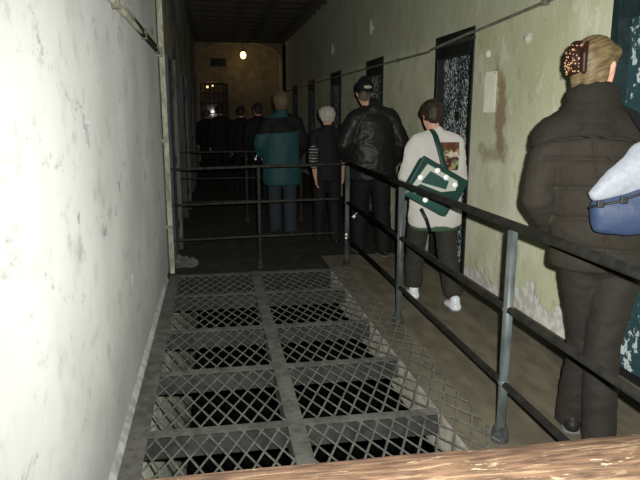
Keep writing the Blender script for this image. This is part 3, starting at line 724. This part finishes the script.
# bag hanging behind that person's right hip
sb = empty('shoulder_bag', (1.505, 2.055, 1.055), R(-20)); tag(sb, 'white and blue shoulder bag behind the back of the person nearest the viewer', 'bag'); sb.scale = (1.05, 1.05, 1.05)
def soft(name, bm, mat, parent, voxel=.008, amp=.006, f=9, seed=0, sm=4):
    me = remesh(bm, voxel, sm); displace(me, folds(amp, f, (1, 1, 1), seed)); return link(name, me, mat, parent, True)
bm = bmesh.new(); limb(bm, [(-.09, 0, .065), (.0, 0, .075), (.10, 0, .10), (.20, 0, .13)], [(.042, .062), (.050, .078), (.055, .095), (.045, .10)], 18, (0, 1, 0), rnd=.5)
soft('body', bm, 'bag_blue', sb, .008, .005, 9, 4)
bm = bmesh.new(); limb(bm, [(-.11, -.006, .135), (-.03, -.006, .185), (.06, -.004, .245), (.13, 0, .275)], [(.026, .018), (.044, .055), (.048, .085), (.040, .070)], 16, (0, 1, 0), rnd=.4)
soft('flap', bm, 'bag_white', sb, .008, .007, 10, 7)
for x, z in ((-.095, .115), (-.02, .130), (.14, .225)): obj('buckle', B(x - .012, x + .012, -.066, -.046, z - .014, z + .010, .004), 'strap_black', sb)
obj('piping', T([(-.13, -.042, .098), (-.04, -.054, .122), (.06, -.060, .165), (.16, -.056, .222)], .005, seg=6), 'strap_black', sb, True)
obj('handle', T([(.075, -.045, .262), (.095, -.062, .285), (.12, -.055, .278), (.14, -.035, .255)], .010, seg=8), 'strap_black', sb, True)
pts = [(.10, -.01, .285), (.09, .08, .335), (.075, .17, .385), (.062, .24, .43), (.056, .325, .445), (.052, .40, .41), (.052, .45, .31)]
obj('strap', T(pts, [(.020, .004)] * len(pts), seg=8), 'strap_black', sb, True)

# 2. person in the white sweatshirt with the green messenger bag
S = Person((1.675, 4.55, 0), R(-6), 1.585, dict(shL=(-.165, -.01, 1.40), shR=(.165, -.01, 1.40), anL=(-.115, .16, .085), knL=(-.11, .14, .50), anR=(.165, -.20, .085), knR=(.13, -.02, .50), elL=(-.25, -.02, 1.15), wrL=(-.19, .20, 1.08), elR=(.225, .0, 1.12), wrR=(.20, .22, 1.05), head=(-.035, .03, 1.635), neck=(-.02, -.005, 1.46)), head_yaw=R(14), head_pitch=R(-14), voxel=.010)
tag(S.o, 'person in a white printed sweatshirt, olive trousers and white trainers by the flaking door', 'person')
S.cloth('sweatshirt', S.top([(.715, .222, .150, .02), (.80, .222, .150, .02), (.95, .212, .145, .01), (1.10, .200, .140), (1.25, .185, .132), (1.36, .155, .112), (1.43, .12, .085), (1.48, .075, .07)], (.068, .062, .050), shoulder=.070, wr=.95), 'sweatshirt', .010, 5, [folds(.011, 5, (1, 1, 1.2), 6), folds(.004, 13, (1, 1, 1.4), 2)])
bm = bmesh.new(); limb(bm, [(.02, 0, .675), (.02, 0, .75)], [(.212, .141), (.212, .141)], 24, rnd=.1); bmesh.ops.scale(bm, vec=(S.k,) * 3, verts=bm.verts); S.cloth('undershirt_hem', bm, 'hem_green', .010, 2)
S.cloth('trousers', S.legs((.17, .128), .100, .083, .078, low=.125), 'trouser_olive', .010, 4, [folds(.007, 7, (1, 1, 1.2), 8)])
S.shoes('sneaker', 'sneaker_sole', .056)
hair_short(S, 'hair_dark', None, 1.16)
gb = empty('messenger_bag', (1.56, 4.31, .745)); gb.scale = (1.1, 1.1, 1.1); tag(gb, 'green messenger bag with white panel and shiny dots on the white sweatshirt', 'bag')
rot = Matrix.Translation((.02, 0, .205)) @ Matrix.Rotation(R(29), 4, 'Y')
def bx(name, a, mat, bev=.012, par=None):
    bm = bmesh.new(); box(bm, *a, bevel=bev); bmesh.ops.transform(bm, matrix=rot, verts=bm.verts); return obj(name, bm, mat, par or gb)
bx('body', (-.175, .175, -.045, .05, -.145, .135), 'bag_green', .03)
bx('flap', (-.182, .182, -.060, -.040, -.060, .142), 'bag_green_dark', .008)
bm = bmesh.new()
def quadprism(bm, q, y0, y1):
    f = [bm.verts.new((x, y0, z)) for x, z in q]; b = [bm.verts.new((x, y1, z)) for x, z in q]; n = len(q)
    bm.faces.new(f); bm.faces.new(b[::-1])
    for i in range(n): bm.faces.new((f[i], b[i], b[(i + 1) % n], f[(i + 1) % n]))
quadprism(bm, [(-.160, -.10), (-.135, .105), (.105, .105), (.125, .045), (.04, -.01), (-.11, -.03)], -.068, -.058)
bmesh.ops.transform(bm, matrix=rot, verts=bm.verts); wp = obj('panel', bm, 'white_panel', gb)
bm = bmesh.new(); quadprism(bm, [(-.115, -.02), (-.095, .075), (.05, .075), (.06, .02)], -.073, -.066); bmesh.ops.transform(bm, matrix=rot, verts=bm.verts); obj('pocket', bm, 'bag_green', gb)
for x, z in ((-.135, .005), (-.055, .098), (.02, .088), (.10, .075), (-.12, -.085), (-.03, -.105)):
    bm = T([(x, -.066, z), (x, -.076, z), (x, -.080, z)], [.019, .019, .013], seg=14); bmesh.ops.transform(bm, matrix=rot, verts=bm.verts); obj('reflector_dot', bm, 'reflector', gb, True)
pts = [(.16, .0, .12), (.14, .045, .25), (.105, .075, .38), (.08, .088, .47), (.065, .12, .54), (.065, .19, .575), (.08, .25, .55), (.10, .29, .47)]
obj('strap', T(pts, [(.020, .005)] * len(pts), seg=8), 'bag_green_dark', gb, True)
obj('strap_end', T([(-.06, .0, .06), (-.02, -.01, -.02), (.01, .0, -.10)], [(.012, .004)] * 3, seg=6), 'strap_black', gb, True)

# 3. man in the black leather jacket and cap
C = Person((1.655, 6.38, 0), R(2), 1.83, dict(head=(-.085, .03, 1.62), neck=(-.05, -.01, 1.455), elL=(-.30, -.02, 1.14), wrL=(-.24, .15, 1.0), elR=(.30, -.02, 1.13), wrR=(.25, .12, .93), anL=(-.10, .10, .085), anR=(.10, -.12, .085), knL=(-.10, .10, .5), knR=(.10, -.03, .5)), head_yaw=R(-8), voxel=.011)
tag(C.o, 'person in a creased black leather jacket and dark cap', 'person')
C.cloth('jacket', C.top([(.78, .235, .165), (.84, .240, .17), (.95, .240, .170), (1.10, .235, .165), (1.25, .235, .155), (1.36, .21, .13), (1.43, .16, .10), (1.50, .085, .08)], (.088, .082, .062), shoulder=.088, wr=.95), 'leather', .011, 4, [folds(.008, 6, (1, 1, 1.5), 11), folds(.003, 14, (1, 1, 1), 3)])
C.cloth('trousers', C.legs((.18, .14), .105, .088, .080, low=.04), 'black_cloth', .012, 4, [folds(.006, 6, (1, 1, 1), 2)])
C.shoes('shoe_black', 'sneaker_sole', .046)
hair_short(C, 'hair_grey', None, 1.0)
bm = bmesh.new(); limb(bm, [(0, -.012, .045), (0, -.012, .075), (0, -.008, .105), (0, -.005, .122)], [(.092, .112), (.092, .112), (.084, .10), (.055, .07)], 22); cp = C.headcloth('cap', bm, 'black_cloth', .006)
bm = bmesh.new(); limb(bm, [(0, .07, .048), (0, .13, .046), (0, .175, .036)], [(.08, .010), (.075, .009), (.05, .008)], 16); bmesh.ops.transform(bm, matrix=C.X, verts=bm.verts); obj('visor', bm, 'black_cloth', cp, True)
bm = bmesh.new(); limb(bm, [(-.012, -.120, .062), (.022, -.121, .064), (.05, -.108, .062)], [(.014, .010), (.016, .010), (.012, .010)], 12, (0, 0, 1)); bmesh.ops.transform(bm, matrix=C.X, verts=bm.verts); obj('patch', bm, 'cap_patch', cp, True)
bm = bmesh.new(); ball(bm, (-.22, -.10, .43), (.010, .008, .022), seg=10); ball(bm, (-.22, -.10, .43), (.024, .008, .009), seg=10); limb(bm, [(-.22, -.095, .43), (-.17, -.06, .47)], [.004, .004], 6); obj('glint_mark', bm, 'reflector', C.o, True)  # white star shape added for a glint beside the leg

# 4. white-haired person, half hidden
G = Person((1.285, 7.0, 0), R(4), 1.58, dict(head=(.0, .03, 1.615), elL=(-.20, -.06, 1.10), wrL=(-.165, -.05, .86), anL=(-.09, .1, .085), anR=(.09, -.08, .085)), voxel=.010, curl=.35)
tag(G.o, 'white-haired person in a dark top with a striped sleeve beside the leather jacket', 'person')
G.cloth('top', G.top([(.82, .175, .13), (.95, .172, .13), (1.10, .165, .12), (1.25, .17, .118), (1.36, .165, .10), (1.43, .12, .08), (1.475, .07, .07)], (.060, .056, .05), shoulder=.068, wr=.05, sleeves=('L', 'R')), 'dark_top', .011, 4, [folds(.005, 7, (1, 1, 1), 4)])
for c in 'LR':
    bm = bmesh.new(); e_, w_ = G.J['el' + c], G.J['wr' + c]; s_ = G.J['sh' + c]; limb(bm, [s_.lerp(e_, .55), e_, e_.lerp(w_, .35)], [.060, .058, .048], 14, (0, 1, 0)); G.cloth('striped_sleeve', bm, 'stripes', .009, 2)
G.cloth('trousers', G.legs((.165, .125), .095, .075, .07, low=.04), 'black_cloth', .012, 4, [folds(.005, 6, (1, 1, 1), 9)])
G.shoes('shoe_black', None, .042)
hair_short(G, 'hair_white', lambda bm: (ball(bm, (0, -.02, .04), (.105, .11, .090), seg=20), ball(bm, (0, -.05, -.02), (.09, .06, .06), seg=16)), 1.06, .012)

# 5. person in the teal jacket with dark shoulders and jeans
Q = Person((.83, 7.62, 0), R(4), 1.745, dict(elL=(-.27, .0, 1.14), wrL=(-.23, .16, 1.0), elR=(.26, .0, 1.13), wrR=(.22, .16, .98), anL=(-.08, .05, .085), anR=(.09, -.06, .085)), head_yaw=R(-12), voxel=.011)
tag(Q.o, 'person in a long teal jacket with a black shoulder panel and jeans', 'person')
qj = Q.cloth('jacket', Q.top([(.64, .228, .165), (.70, .235, .165), (.85, .235, .165), (1.05, .235, .155), (1.25, .225, .150), (1.35, .185, .125), (1.42, .13, .095), (1.49, .08, .075)], (.082, .076, .06), shoulder=.080, wr=.95), 'teal_cloth', .011, 5, [folds(.009, 5, (1, 1, .8), 13)])
shell(Q, qj, 'shoulder_panel', 'black_cloth', lambda c: (c.y < .06 and 1.265 + .08 * c.x < c.z < 1.455 + .06 * c.x + (.3 if c.x > .06 else 0)) or (c.x > .19 and c.z > .93), .007)
Q.cloth('jeans', Q.legs((.17, .13), .098, .08, .078, low=.04), 'denim', .012, 4, [folds(.005, 6, (1, 1, 1), 5)])
Q.shoes('shoe_black', None, .045)
hair_short(Q, 'hair_fair', lambda bm: ball(bm, (0, -.04, -.03), (.078, .06, .08), seg=16), 1.16, .010)
bm = bmesh.new(); ball(bm, (-.335, -.06, .955), .016, seg=8); limb(bm, [(-.335, -.06, .955), (-.315, -.04, 1.0)], [.005, .005], 6); obj('glint_mark', bm, 'reflector', Q.o, True)  # white dot added in place of a bright glint near the crossing rail

# 6. dim figures farther down the corridor
def dim(loc, H, head, label, top='black_cloth', hair='hair_dark', w=1.0, mirror=1):
    D = Person(loc, head, H, dict(anL=(-.09, .09 * mirror, .085), anR=(.09, -.09 * mirror, .085)), voxel=.014)
    tag(D.o, label, 'person', 'dim figures at the far end of the corridor')
    D.cloth('coat', D.top([(.72, .20 * w, .15), (.90, .205 * w, .15), (1.10, .195 * w, .14), (1.28, .205 * w, .135), (1.38, .18 * w, .11), (1.48, .08, .075)], (.075, .068, .055), shoulder=.085, wr=.95), top, .015, 3, [folds(.008, 5, (1, 1, 1), loc[0] * 9)])
    D.cloth('trousers', D.legs(low=.04), 'black_cloth', .016, 3); D.shoes('shoe_black'); hair_short(D, hair, None, 1.05)
dim((.16, 13.0, 0), 1.66, R(5), 'dim figure in black standing in front of the far barred window')
dim((.54, 12.0, 0), 1.62, R(-10), 'dim figure in dark coat right of the far window, alone against the wall', 'dark_top', 'hair_dark', .92, -1)
dim((.76, 10.6, 0), 1.66, R(8), 'dim figure half hidden just left of the teal jacket', 'black_cloth', 'hair_dark', 1.0)
dim((-.12, 14.6, 0), 1.58, R(-4), 'dim figure farthest left, close to the left wall doors', 'dark_top', 'hair_grey', .95, -1)
